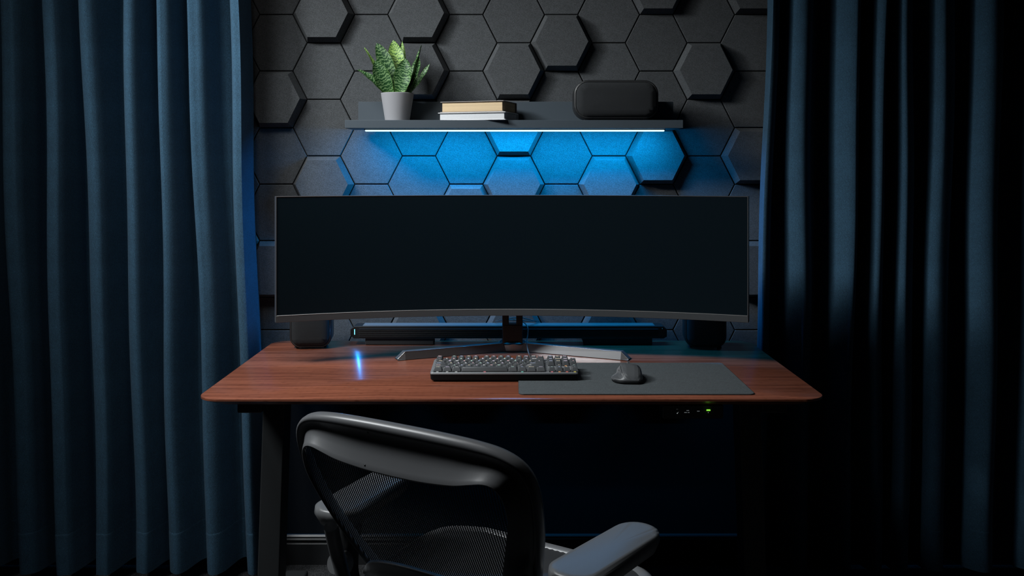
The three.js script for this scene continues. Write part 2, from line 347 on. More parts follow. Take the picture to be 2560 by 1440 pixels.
{ // height control panel under the front edge
  const t = thing('desk_controller', 'small black control panel with a green light under the desk edge', 'controller', [0.435, DY - 0.0225, 0.765]);
  mesh('housing', rbox(0.148, 0.034, 0.05, 0.005, 0, -0.018, 0), M.black, t);
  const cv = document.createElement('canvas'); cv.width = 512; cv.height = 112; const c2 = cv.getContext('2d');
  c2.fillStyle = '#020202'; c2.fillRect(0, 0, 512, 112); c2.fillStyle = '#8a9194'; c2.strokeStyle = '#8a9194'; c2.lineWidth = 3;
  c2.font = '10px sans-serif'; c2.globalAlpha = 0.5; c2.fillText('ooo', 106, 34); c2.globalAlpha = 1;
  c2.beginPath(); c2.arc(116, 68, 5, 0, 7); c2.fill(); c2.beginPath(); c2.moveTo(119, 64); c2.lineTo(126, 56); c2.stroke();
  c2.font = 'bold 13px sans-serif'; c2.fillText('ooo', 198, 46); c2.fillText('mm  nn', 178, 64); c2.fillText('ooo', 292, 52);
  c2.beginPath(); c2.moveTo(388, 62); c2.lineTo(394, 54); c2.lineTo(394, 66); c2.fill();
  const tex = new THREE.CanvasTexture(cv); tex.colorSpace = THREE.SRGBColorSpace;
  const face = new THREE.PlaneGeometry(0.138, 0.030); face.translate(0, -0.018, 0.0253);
  mesh('glowing_panel_face', face, std(C(0.05, 0.05, 0.05), 0.35, { map: tex, emissiveMap: tex, emissive: C(1, 1, 1), emissiveIntensity: 0.8 }), t);  // printed panel face, no display; glow added so the marks show
  mesh('status_light', rbox(0.0095, 0.0036, 0.002, 0.0009, 0.037, -0.0135, 0.0258), M.greenLed, t);
  const pl = new THREE.PointLight(C(0.3, 0.9, 0.08), 0.0001); pl.position.set(0.435 + 0.037, DY - 0.036, 0.765 + 0.03); scene.add(pl);
}

// ------------------------------------------------------------------ shelf with its light strip
const SY = 1.4263;
{
  const t = thing('wall_shelf', 'dark grey wall shelf with a blue light strip underneath', 'shelf', [0.006, SY, 0.057]);
  mesh('shelf_board', rbox(1.023, 0.0243, 0.153, 0.001, 0, -0.01215, 0.0765), M.shelf, t);
  mesh('back_panel', rbox(1.0, 0.0655, 0.012, 0.0008, 0.006, 0.03275, 0.006), M.shelf, t);
  mesh('light_channel', rbox(LED.len + 0.006, 0.003, 0.012, 0.001, LED.x - 0.006, -0.0243 - 0.0015, LED.z - 0.057), M.rim, t);
  mesh('light_strip', rbox(LED.len, 0.0052, 0.0095, 0.0022, LED.x - 0.006, -0.0243 - 0.0054, LED.z - 0.057), M.led, t);
}
{ // plant
  const P = [-0.3556, SY, 0.137];
  const pot = thing('plant_pot', 'pale grey round tapered plant pot on the shelf', 'pot', P);
  const prof = [[0.001, 0], [0.036, 0], [0.0378, 0.002], [0.0505, 0.0835], [0.0507, 0.086], [0.0497, 0.0868], [0.0478, 0.086], [0.0472, 0.078], [0.001, 0.078]];
  mesh('pot_body', new THREE.LatheGeometry(prof.map(p => new THREE.Vector2(...p)), 64), M.pot, pot);
  const soil = new THREE.SphereGeometry(0.0472, 32, 10, 0, Math.PI * 2, 0, Math.PI / 2); soil.scale(1, 0.08, 1); soil.translate(0, 0.0779, 0); mesh('soil', soil, M.soil, pot);
  const plant = thing('snake_plant', 'short green snake plant with banded leaves in the grey pot', 'plant', [P[0], SY + 0.079, P[2]]);
  // leaf: root, tip, bend of the midrib, widest half width, where it is widest, facing, cupping
  const leaf = (a, b, bend, hw, peak, face, cup, mat = M.leaf) => {
    const A = V3(...a), Bv = V3(...b), bd = V3(...bend), F = V3(...face).normalize(), nr = 26, ncol = 9, front = [], back = [];
    const curve = new THREE.QuadraticBezierCurve3(A, A.clone().lerp(Bv, 0.5).add(bd), Bv);
    for (let i = 0; i <= nr; i++) {
      const v = i / nr, p = curve.getPoint(v), tan = curve.getTangent(v), side = new THREE.Vector3().crossVectors(tan, F).normalize(), nrm = new THREE.Vector3().crossVectors(side, tan).normalize();
      const x = v < peak ? 0.34 + 0.66 * Math.pow(Math.sin(v / peak * Math.PI / 2), 1.2) : Math.pow(Math.max(0, 1 - Math.pow((v - peak) / (1 - peak), 2)), 0.85);
      const w = hw * x + 0.0004, th = 0.0012 * (1 - 0.6 * v), r0 = [], r1 = [];
      for (let j = 0; j < ncol; j++) {
        const s = j / (ncol - 1) * 2 - 1, wav = 0.0012 * Math.sin(v * 19 + s * 2) * Math.abs(s);
        const q = p.clone().addScaledVector(side, s * w).addScaledVector(nrm, cup * s * s * w + wav);
        r0.push(q.clone().addScaledVector(nrm, th * (1 - s * s * 0.8))); r1.push(q.clone().addScaledVector(nrm, -th * (1 - s * s * 0.8)));
      }
      front.push([...r0, ...r1.reverse()]);
    }
    const n2 = 2 * ncol;
    mesh('leaf', loft(front, { closeU: true, uvf: (i, j) => [(j < ncol ? j : n2 - 1 - j) / (ncol - 1), i / nr] }), mat, plant);
  };
  leaf([-0.013, -0.004, 0.020], [-0.063, 0.106, 0.036], [-0.010, 0.004, 0.006], 0.0245, 0.50, [0.2, 0.1, 1], 0.4);
  leaf([0.006, -0.004, 0.024], [0.030, 0.111, 0.040], [0.010, 0.004, 0.006], 0.0270, 0.52, [-0.15, 0.1, 1], 0.4);
  leaf([-0.006, 0, 0.002], [-0.0645, 0.163, 0.004], [0.010, 0.006, 0.008], 0.0235, 0.58, [0.2, 0.1, 1], 0.3);
  leaf([0.004, 0, -0.008], [-0.0145, 0.174, -0.012], [0.008, 0, 0.006], 0.0265, 0.60, [0, 0.1, 1], 0.3, M.paleLeaf);
  leaf([0.014, 0, -0.018], [0.0105, 0.176, -0.040], [0.012, 0, 0], 0.013, 0.5, [-0.6, 0.1, 1], 0.5, M.paleLeaf);
  leaf([0.022, 0, -0.004], [0.0735, 0.159, -0.018], [0.006, -0.016, 0], 0.0200, 0.5, [-0.9, 0.5, 0.22], 0.4);
  leaf([0.026, -0.002, -0.002], [0.0665, 0.123, -0.008], [0.012, -0.006, 0.004], 0.0185, 0.6, [-0.5, 0.2, 0.8], 0.4);
  leaf([0.026, -0.002, 0.014], [0.105, 0.0985, 0.024], [0.006, -0.020, 0.0], 0.0135, 0.5, [-0.45, 0.75, 0.7], 0.55);
  leaf([-0.032, -0.004, 0.012], [-0.119, 0.078, 0.020], [0.004, 0.012, 0.004], 0.0130, 0.5, [0.4, 0.75, 0.6], 0.55);
  leaf([-0.02, 0, -0.012], [-0.106, 0.152, -0.024], [0.004, -0.006, 0], 0.0085, 0.5, [0.75, 0.35, 0.6], 0.5, M.paleLeaf);
  leaf([0.032, -0.004, 0.012], [0.046, 0.03, 0.016], [0.002, 0, 0], 0.008, 0.4, [-0.3, 0.2, 1], 0.3);
}
{ // books
  const book = (label, x, y, z, turn, w, h, d, pages, cover, name) => {
    const t = thing('book', label, 'book', [x, y, z], turn, 'books lying on the shelf');
    const c = 0.0022, bl = 0.005;
    const blk = rbox(w - 2 * bl, h - 2 * c, d - bl, 0.0015, 0, h / 2, -bl / 2 + 0.001);
    { // pages: stripes follow the height
      const g = flat(blk), p = g.attributes.position, uv = g.attributes.uv; for (let i = 0; i < p.count; i++) uv.setXY(i, (p.getX(i) + p.getZ(i)) * 4, p.getY(i) * 22);
      // fore-edge slightly hollow
      for (let i = 0; i < p.count; i++) if (p.getZ(i) > d / 2 - bl - 0.004) p.setZ(i, p.getZ(i) - 0.002 * (1 - Math.abs(p.getY(i) / h * 2 - 1)));
      mesh('page_block', g, pages, t);
    }
    mesh('cover', rbox(w, c, d, 0.0009, 0, c / 2, 0), cover, t);
    mesh('cover', rbox(w, c, d, 0.0009, 0, h - c / 2, 0), cover, t);
    mesh('spine', rbox(w, h, 0.004, 0.0018, 0, h / 2, -d / 2), cover, t);
    return t;
  };
  const a = -0.30;
  book('white hardcover book at the bottom of the stack on the shelf', -0.104, SY, 0.134, a, 0.218, 0.0245, 0.133, M.paper, M.coverWhite);
  book('cream paged book lying on top of the white book', -0.103, SY + 0.0247, 0.134, a - 0.02, 0.206, 0.0335, 0.128, M.cream, M.coverGrey);
}
// rounded loudspeaker: w, h, d, corner radius
function loudspeaker(t, w, h, d, r, badge) {
  const map = (a, b, z) => V3(a, b + h / 2 + 0.003, z);
  mesh('body', stack([[-d / 2, w - 0.05, h - 0.05, r - 0.022], [-d / 2 + 0.006, w - 0.02, h - 0.02, r - 0.009], [-d / 2 + 0.022, w, h, r], [d / 2 - 0.012, w, h, r], [d / 2 - 0.006, w - 0.002, h - 0.002, r - 0.001], [d / 2 - 0.004, w - 0.008, h - 0.008, r - 0.004]], map, 12), M.black, t);
  const ringRows = [[w - 0.009, d / 2 - 0.005], [w - 0.0085, d / 2 - 0.0015], [w - 0.011, d / 2 - 0.0008], [w - 0.0125, d / 2 - 0.004]].map(([ww, z]) => rrShape(ww, h - (w - ww), r - (w - ww) / 2, 12).map(([a, b]) => map(a, b, z)));
  mesh('trim_ring', loft(ringRows, { closeU: true }), M.rim, t);
  const g = stack([[d / 2 - 0.006, w - 0.013, h - 0.013, r - 0.0065], [d / 2 - 0.001, w - 0.014, h - 0.014, r - 0.007], [d / 2 + 0.005, w - 0.022, h - 0.022, r - 0.011], [d / 2 + 0.009, w - 0.036, h - 0.036, r - 0.018], [d / 2 + 0.0105, w - 0.06, h - 0.06, Math.max(0.004, r - 0.03)]], map, 12, 1.2);
  mesh('grille', boxUV(g), M.grille, t);
  if (badge) mesh('badge', rbox(0.026, 0.0065, 0.003, 0.001, 0.002, 0.024, d / 2 + 0.0055), M.blackGloss, t);
  for (const s of [-1, 1]) mesh('foot', at(new THREE.CylinderGeometry(0.006, 0.007, 0.005, 16), s * w * 0.35, 0.0025, d * 0.2), M.blackMatte, t);
}
loudspeaker(thing('loudspeaker', 'wide black rounded loudspeaker standing on the shelf', 'speaker', [0.318, SY, 0.142], 0), 0.2585, 0.1205, 0.1, 0.044, true);
loudspeaker(thing('loudspeaker', 'black rounded desk speaker behind the monitor on the curtain side with the plant', 'speaker', [-0.613, DY, 0.168], 0.10, 'desk speakers'), 0.126, 0.155, 0.1, 0.034, false);
loudspeaker(thing('loudspeaker', 'black rounded desk speaker behind the monitor below its power light', 'speaker', [0.589, DY, 0.168], -0.10, 'desk speakers'), 0.126, 0.155, 0.1, 0.034, false);

// ------------------------------------------------------------------ monitor
{
  const t = thing('curved_monitor', 'very wide curved black monitor on a silver V-shaped stand', 'monitor', [0, DY, 0.34]);
  const R = 1.75, A = 0.3805, y0 = 0.1205, y1 = 0.468;
  const P = (a, r, y) => V3(r * Math.sin(a), y, R - r * Math.cos(a));
  const arcBox = (a0, a1, ya, yb, ra, rb, seg = 48) => {     // ra: nearer to the viewer (smaller radius)
    const rows = [];
    for (let i = 0; i <= seg; i++) { const a = lerp(a0, a1, i / seg), e = 0.0008; rows.push([[ra, ya + e], [ra, yb - e], [ra + e, yb], [rb - e, yb], [rb, yb - e], [rb, ya + e], [rb - e, ya], [ra + e, ya]].map(([r, y]) => P(a, r, y))); }
    const body = loft(rows, { closeU: true });
    return toCreasedNormals(mergeVertices(stripUV(join([body, fan(rows[0]), fan(rows[seg])]))), 0.5);
  };
  mesh('screen', arcBox(-A + 0.0012, A - 0.0012, y0 + 0.019, y1 - 0.002, R, R + 0.006), M.screen, t);
  mesh('bottom_bezel', arcBox(-A, A, y0, y0 + 0.0178, R - 0.003, R + 0.02), M.bezel, t);
  mesh('bezel_lip', arcBox(-A + 0.0012, A - 0.0012, y0 + 0.0178, y0 + 0.0194, R - 0.0035, R + 0.01), M.bezelEdge, t);
  mesh('edge_frame', join([arcBox(-A, A, y1 - 0.0022, y1, R - 0.0012, R + 0.02), arcBox(-A, -A + 0.0013, y0 + 0.0178, y1 - 0.002, R - 0.0012, R + 0.02, 2), arcBox(A - 0.0013, A, y0 + 0.0178, y1 - 0.002, R - 0.0012, R + 0.02, 2)]), M.rim, t);
  mesh('rear_shell', arcBox(-A + 0.004, A - 0.004, y0 + 0.004, y1 - 0.004, R + 0.006, R + 0.03), M.blackMatte, t);
  mesh('rear_housing', rbox(0.34, 0.24, 0.05, 0.012, 0, 0.30, -0.048), M.blackMatte, t);
  mesh('power_light', rbox(0.004, 0.0022, 0.002, 0.0008, 0.5745, y0 + 0.0012, 0.0985), M.whiteLed, t);
  // stand
  const col = thing; // (parts below)
  mesh('stand_column', rbox(0.061, 0.062, 0.042, 0.004, 0.0015, 0.0505, -0.1), M.black, t);
  for (const s of [-1, 1]) mesh('stand_post', rbox(0.0195, 0.12, 0.04, 0.003, 0.0015 + s * 0.0207, 0.12, -0.1), M.black, t);
  mesh('stand_neck', rbox(0.061, 0.2, 0.036, 0.004, 0.0015, 0.275, -0.1), M.black, t);
  // V of two flat bars: plan outline swept up, tips cut back
  const foot = s => {
    const root = V3(0.0055 + s * 0.0, 0, -0.112), tip = V3(s * 0.332 + 0.003, 0, 0.036), d = tip.clone().sub(root).normalize(), n = V3(-d.z * s, 0, d.x * s).normalize();
    if (n.z < 0) n.negate();
    const w = 0.017, h0 = 0.0235, h1 = 0.0215, sec = (p, h, k) => [p.clone().addScaledVector(n, w), p.clone().addScaledVector(n, w * 0.66).setY(h), p.clone().addScaledVector(n, -w * 0.66).setY(h), p.clone().addScaledVector(n, -w)].map(v => { v.y += 0.0015; return v; });
    const a = sec(root, h0), b = sec(tip.clone().addScaledVector(d, -0.022), h1), c = sec(tip, 0.002);
    const rows = [a, b, c], g = [];
    const quad = (p, q, r2, s2) => { const gg = new THREE.BufferGeometry(); gg.setAttribute('position', new THREE.Float32BufferAttribute([p, q, r2, p, r2, s2].flatMap(v => [v.x, v.y, v.z]), 3)); gg.computeVertexNormals(); return gg; };
    const frontF = [], rest = [];
    for (let i = 0; i < 2; i++) for (let j = 0; j < 4; j++) (j === 0 ? frontF : rest).push(quad(rows[i][j], rows[i][(j + 1) % 4], rows[i + 1][(j + 1) % 4], rows[i + 1][j]));
    rest.push(quad(a[0], a[1], a[2], a[3]));
    const m = mesh('stand_foot', mergeGeometries(rest), M.footTop, t);
    const ff = mergeGeometries(frontF); mesh('foot_facing', ff, M.silver, m);
    mesh('foot_edge', tube([[a[1].x, a[1].y, a[1].z], [b[1].x, b[1].y, b[1].z]].map(p => [p[0], p[1] + 0.0002, p[2]]), 0.0007, 1, 6), M.silver, m);
    mesh('foot_edge', tube([[b[1].x, b[1].y, b[1].z], [c[1].x, c[1].y, c[1].z]], 0.0009, 1, 6), M.bezelEdge, m);
  };
  foot(-1); foot(1);
  const hub = new THREE.CylinderGeometry(0.044, 0.044, 0.0235, 40); hub.scale(1, 1, 0.75); hub.translate(0.004, 0.01325, -0.112); mesh('stand_hub', hub, M.silver, t);
  mesh('hub_cap', at(new THREE.CylinderGeometry(0.036, 0.04, 0.004, 40), 0.002, 0.0268, -0.107), M.black, t);
}
{ // cables by the stand
  const t = thing('keyboard_cable', 'thin dark cable hanging beside the monitor stand to the keyboard', 'cable');
  mesh('cable_wire', tube([[0.02, 0.822, 0.225], [0.035, 0.818, 0.232], [0.0465, 0.806, 0.25], [0.0465, 0.785, 0.262], [0.043, 0.768, 0.276], [0.0462, 0.748, 0.292], [0.05, 0.7385, 0.318], [0.052, 0.737, 0.36], [0.046, 0.737, 0.40], [0.022, 0.737, 0.428], [0.008, 0.738, 0.47], [0.004, 0.742, 0.508]], 0.0017, 90), M.cable, t);
  const u = thing('monitor_cable', 'loose dark cables looping behind the monitor stand', 'cable');
  mesh('cable_wire', tube([[-0.052, 0.8, 0.105], [-0.03, 0.812, 0.15], [0.0, 0.819, 0.19], [0.035, 0.815, 0.18], [0.06, 0.808, 0.15], [0.075, 0.801, 0.105]], 0.0016, 50), M.cable, u);
  mesh('cable_wire', tube([[-0.02, 0.83, 0.26], [0.0, 0.826, 0.2], [0.03, 0.822, 0.17], [0.06, 0.81, 0.14], [0.085, 0.801, 0.1]], 0.0016, 50), M.cable, u);
}
{ // soundbar
  const t = thing('soundbar', 'long low black soundbar behind the monitor stand', 'soundbar', [-0.01, DY, 0.13]);
  const w = 0.972, y0 = 0.0225, y1 = 0.0575, c = 0.009;
  const sh = new THREE.Shape([[-w / 2, y0 + c], [-w / 2 + c, y0], [w / 2 - c, y0], [w / 2, y0 + c * 0.6], [w / 2, y1 - c], [w / 2 - c * 1.2, y1], [-w / 2 + c * 1.2, y1], [-w / 2, y1 - c]].map(p => new THREE.Vector2(...p)));
  const g = new THREE.ExtrudeGeometry(sh, { depth: 0.056, bevelEnabled: true, bevelThickness: 0.002, bevelSize: 0.0015, bevelSegments: 2 }); g.translate(0, 0, -0.03);
  mesh('body', g, M.black, t);
  for (let i = 0; i < 5; i++) mesh('grille_slat', rbox(w - 0.05, 0.0026, 0.003, 0.001, 0, y0 + 0.006 + i * 0.0053, 0.0285), M.blackMatte, t);
  mesh('top_plate', rbox(w - 0.07, 0.002, 0.05, 0.0008, 0, y1 + 0.002, -0.002), std(C(0.16, 0.165, 0.17), 0.35), t);
  for (const s of [-1, 1]) mesh('stand_block', rbox(0.212, 0.022, 0.045, 0.003, s * 0.337 - (s < 0 ? 0.0 : 0.0), 0.011, 0), M.blackMatte, t);
  mesh('indicator_light', rbox(0.0024, 0.017, 0.002, 0.0008, -w / 2 + 0.0115, 0.0415, 0.0288), M.barLed, t);
  for (const [x, y, z] of [[-w / 2 + 0.045, y1 + 0.0032, 0.01], [w / 2 - 0.045, y1 + 0.0032, 0.01], [w / 2 - 0.013, y1 - 0.006, 0.028]]) mesh('highlight_dot', at(new THREE.SphereGeometry(0.0013, 10, 6), x, y, z), M.bezelEdge, t);  // bright metal beads standing in for highlight dots on the bar
  const l = new THREE.RectAreaLight(C(0.02, 0.3, 1.0), 170, 0.003, 0.017); l.position.set(-0.01 - w / 2 + 0.0115, DY + 0.0415, 0.13 + 0.0305); l.lookAt(-0.01 - w / 2 + 0.0115, DY + 0.0415, 2); scene.add(l);
}

// ------------------------------------------------------------------ keyboard, mouse pad, mouse
{
  const t = thing('mouse_pad', 'large dark grey rectangular mouse pad under the keyboard end', 'mouse pad', [0.301, DY, 0.6085]);
  const g = stack([[0.0002, 0.568, 0.361, 0.013], [0.0024, 0.568, 0.361, 0.013], [0.003, 0.5672, 0.3602, 0.0126]], (a, b, y) => V3(a, y, -b), 8, 0.5);
  mesh('pad_cloth', boxUV(g), M.mat, t);
  const rim = [[0.569, 0.0002], [0.5702, 0.0012], [0.5696, 0.0025], [0.5682, 0.0026]].map(([w, y]) => rrShape(w, w - 0.207, 0.0135, 8).map(([a, b]) => V3(a, y, -b)));
  mesh('stitched_edge', loft(rim, { closeU: true }), M.matEdge, t);
}
const font = await new FontLoader().loadAsync('fonts/droid/droid_sans_bold.typeface.json');
{
  const u = 0.0192, t = thing('keyboard', 'compact black mechanical keyboard with softly lit coloured legends', 'keyboard', [-0.0199, DY + 0.003, 0.652]);
  t.rotation.x = 0.055;          // front lower than back, propped on its rear feet
  const W = 0.3785, D = 0.136, hz = D / 2;
  mesh('case', stack([[0.0, W - 0.008, D - 0.006, 0.006], [0.003, W - 0.002, D - 0.002, 0.008], [0.0165, W, D, 0.008]], (a, b, y) => V3(a, y, -b - hz), 6, 0.5), M.kbSide, t);
  mesh('top_plate', stack([[0.0162, W, D, 0.008], [0.019, W, D, 0.008], [0.0215, W - 0.004, D - 0.004, 0.006]], (a, b, y) => V3(a, y, -b - hz), 6, 0.4), M.kbCase, t);
  for (const s of [-1, 1]) mesh('foot', rbox(0.03, 0.0085, 0.014, 0.002, s * 0.15, -0.0040, -D + 0.014), M.kbSide, t);
  mesh('front_foot', rbox(W - 0.06, 0.003, 0.01, 0.001, 0, -0.0015, -0.012), M.kbSide, t);
  const caps = {};
  const capGeo = w => caps[w] ??= (() => {
    const bw = w * u - 0.0012, tw = bw - 0.0052, lay = [[0, bw, 0.0178, 0.0012, 0], [0.0012, bw, 0.0178, 0.0014, 0], [0.0085, tw + 0.0006, 0.0132, 0.0016, 0.0012], [0.0094, tw - 0.0012, 0.0116, 0.0014, 0.0012]];
    const rows = lay.map(([y, a, b, r, o]) => rrShape(a, b, r, 2).map(([p, q]) => V3(p, y, -q - o)));
    return toCreasedNormals(mergeVertices(stripUV(join([loft(rows, { closeU: true }), fan(rows[3])]))), 0.5);
  })();
  const tints = [[1, 0.55, 0.6], [0.55, 0.9, 0.75], [0.55, 0.65, 1], [1, 0.85, 0.55], [0.9, 0.75, 1], [0.95, 0.95, 0.95]];
  const inks = tints.map(c => std(C(0.3, 0.3, 0.3), 0.6, { emissive: C(...c), emissiveIntensity: 0.9 }));
  const glows = [[1, 0.25, 0.3], [1, 0.45, 0.15], [1, 0.2, 0.15], [0.9, 0.75, 0.1], [0.2, 0.85, 0.7], [0.7, 0.75, 0.75]].map(c => std(C(0.1, 0.1, 0.1), 0.6, { emissive: C(...c), emissiveIntensity: 0.5 }));
  const glyphs = {};
  const glyph = s => glyphs[s] ??= (() => {
    const g = new THREE.ShapeGeometry(font.generateShapes(s, s.length > 1 ? 0.0036 : 0.0058), 2); g.computeBoundingBox(); const b = g.boundingBox;
    g.translate(-(b.min.x + b.max.x) / 2, -(b.min.y + b.max.y) / 2, 0); g.rotateX(-Math.PI / 2); return g;
  })();
  const lift = { 0: 0.0022, 1: 0.0016, 2: 0.0008, 3: 0.0, 4: -0.0002, 5: 0.0004 }, zrow = r => -0.0135 - (5 - r) * u - (r === 0 ? 0.003 : 0);
  const x0 = -W / 2 + 0.007;
  let n = 0;
  const key = (r, x, w, s) => {
    const k = mesh('key', capGeo(w), M.key, t); k.position.set(x0 + (x + w / 2) * u, 0.0222 + lift[r], zrow(r)); k.rotation.x = [0.16, 0.1, 0.03, -0.03, -0.06, -0.06][r];
    if (s) { const l = mesh('legend', glyph(s), inks[(n * 7 + r * 3) % inks.length], k); l.position.set(w > 1.6 ? -(w * u) / 2 + 0.012 : 0, 0.0096, -0.0042); }
    n++; return k;
  };
  const row = (r, list) => { let x = 0; for (const [w, s] of list) { if (s !== null) key(r, x, w, s); x += w; } };
  row(0, [[1, 'Esc'], [1, null], [1, 'F1'], [1, 'F2'], [1, 'F3'], [1, 'F4'], [0.5, null], [1, 'F5'], [1, 'F6'], [1, 'F7'], [1, 'F8'], [0.5, null], [1, 'F9'], [1, 'F10'], [1, 'F11'], [1, 'F12']]);
  row(1, [...'`1234567890-='].map(c => [1, c]).concat([[2, 'Back']]));
  row(2, [[1.5, 'Tab'], ...[...'QWERTYUIOP[]'].map(c => [1, c]), [1.5, '\\']]);
  row(3, [[1.75, 'Caps'], ...[...'ASDFGHJKL;\''].map(c => [1, c]), [2.25, 'Enter']]);
  row(4, [[2.25, 'Shift'], ...[...'ZXCVBNM,./'].map(c => [1, c]), [2.75, 'Shift']]);
  row(5, [[1.25, 'Ctrl'], [1.25, 'Win'], [1.25, 'Alt'], [6.25, ''], [1.25, 'Alt'], [1.25, 'Fn'], [1.25, 'Menu'], [1.25, 'Ctrl']]);
  const nx = 15.35;
  ['Prt', 'Scr', 'Pse'].forEach((s, i) => key(0, nx + i, 1, s));
  ['Ins', 'Home', 'PgU'].forEach((s, i) => key(1, nx + i, 1, s));
  ['Del', 'End', 'PgD'].forEach((s, i) => key(2, nx + i, 1, s));
  key(1, nx + 3.05, 1, '-'); key(2, nx + 3.05, 1, '+'); key(4, nx + 3.05, 1, '='); key(5, nx + 3.05, 1, '.');
  key(4, nx + 1, 1, '^'); ['<', 'v', '>'].forEach((s, i) => key(5, nx + i, 1, s));
  // light showing under the front keys
  [[0.6, 5], [1.9, 5], [3.1, 5], [6.9, 0], [11.9, 4], [nx + 0.5, 0], [nx + 1.5, 1], [nx + 2.5, 2], [nx + 3.55, 3]].forEach(([x, c]) =>
    mesh('key_light', rbox(0.006, 0.0016, 0.0016, 0.0006, x0 + x * u, 0.0226, -0.0032), glows[c], t));
  mesh('key_light', rbox(0.006, 0.0016, 0.0016, 0.0006, x0 + (nx + 2.5) * u, 0.0226, zrow(2) + 0.0105), glows[1], t);
}
{
  const t = thing('computer_mouse', 'dark grey sculpted mouse with a thumb rest on the mouse pad', 'mouse', [0.302, DY + 0.0031, 0.632], -0.06);
  // stations along the length (z from the palm end to the button end): half length position, height and width factors
  // cross-section: thumb wing, thumb hollow, crest, outer flank
  const st = [ // z, height, half width, wing reach, wing height
    [0.0615, 0.012, 0.016, 0.000, 0.008], [0.060, 0.0165, 0.0215, 0.002, 0.009], [0.055, 0.0235, 0.0262, 0.006, 0.0105], [0.046, 0.0315, 0.0292, 0.0125, 0.0115], [0.034, 0.0375, 0.0305, 0.0165, 0.0115], [0.018, 0.0405, 0.031, 0.0165, 0.011],
    [0.002, 0.0405, 0.0312, 0.013, 0.010], [-0.014, 0.0375, 0.0312, 0.007, 0.009], [-0.03, 0.032, 0.031, 0.002, 0.008], [-0.046, 0.0245, 0.0305, 0, 0.008], [-0.058, 0.0165, 0.029, 0, 0.007], [-0.0635, 0.0095, 0.027, 0, 0.006]];
  const rows = st.map(([z, h, w, wing, wy]) => {
    const k = wing / 0.0165, pts = [[-w - wing * 0.8, 0.0045], [-w - wing, 0.0062], [-w - wing * 0.9, wy * 0.95], [lerp(-w, -w - 0.004, k), Math.max(wy * 1.12, h * 0.36)], [lerp(-w, -w + 0.0045, k), h * 0.56], [-w + 0.006, h * 0.80], [-w + 0.0085, h * 0.90], [-w + 0.017, h * 0.985], [-0.003, h], [w - 0.018, h * 0.955], [w - 0.007, h * 0.84], [w - 0.0015, h * 0.62], [w, h * 0.36], [w + 0.0005, 0.0062], [w - 0.002, 0.0045]].map(([x, y]) => V3(x, Math.max(0.0045, y), z + (y / 0.04) * (z > 0.03 ? -0.010 : 0)));
    return new THREE.CatmullRomCurve3(pts, false, 'centripetal').getPoints(70);
  });
  mesh('shell', toCreasedNormals(mergeVertices(stripUV(join([loft(rows), fan(rows[0]), fan(rows[rows.length - 1])]))), 0.8), M.mouseShell, t);
  const skirt = [0.0004, 0.003, 0.0065, 0.009].map((y, i) => { const out = [], k = [0.94, 1.0, 1.0, 0.97][i]; const L = [], Rr = []; for (const [z, h, w, wing] of st) { L.push(V3((-w - wing * 0.95) * k + 0.0, y, z * (k * 1.015))); Rr.push(V3((w + 0.001) * k, y, z * (k * 1.015))); } return [...L, ...Rr.reverse()]; });
  mesh('base', toCreasedNormals(mergeVertices(stripUV(join([loft(skirt, { closeU: true }), fan(skirt[0]), fan(skirt[3])]))), 0.6), M.mouseBase, t);
  mesh('palm_seam', tube(st.slice(2, 10).map(([z, h, w]) => [-w + 0.0072, h * 0.862 + 0.0004, z + (h * 0.86 / 0.04) * (z > 0.03 ? -0.010 : 0)]), 0.0006, 40, 6), M.black, t);
  mesh('scroll_wheel', at(new THREE.CylinderGeometry(0.0115, 0.0115, 0.0065, 24), 0.0, 0.027, -0.036, 0, 0, Math.PI / 2), M.rim, t);
  for (const z of [0.004, -0.012]) mesh('side_button', rbox(0.003, 0.005, 0.014, 0.0014, -0.0262, 0.0225, z), M.black, t);
}

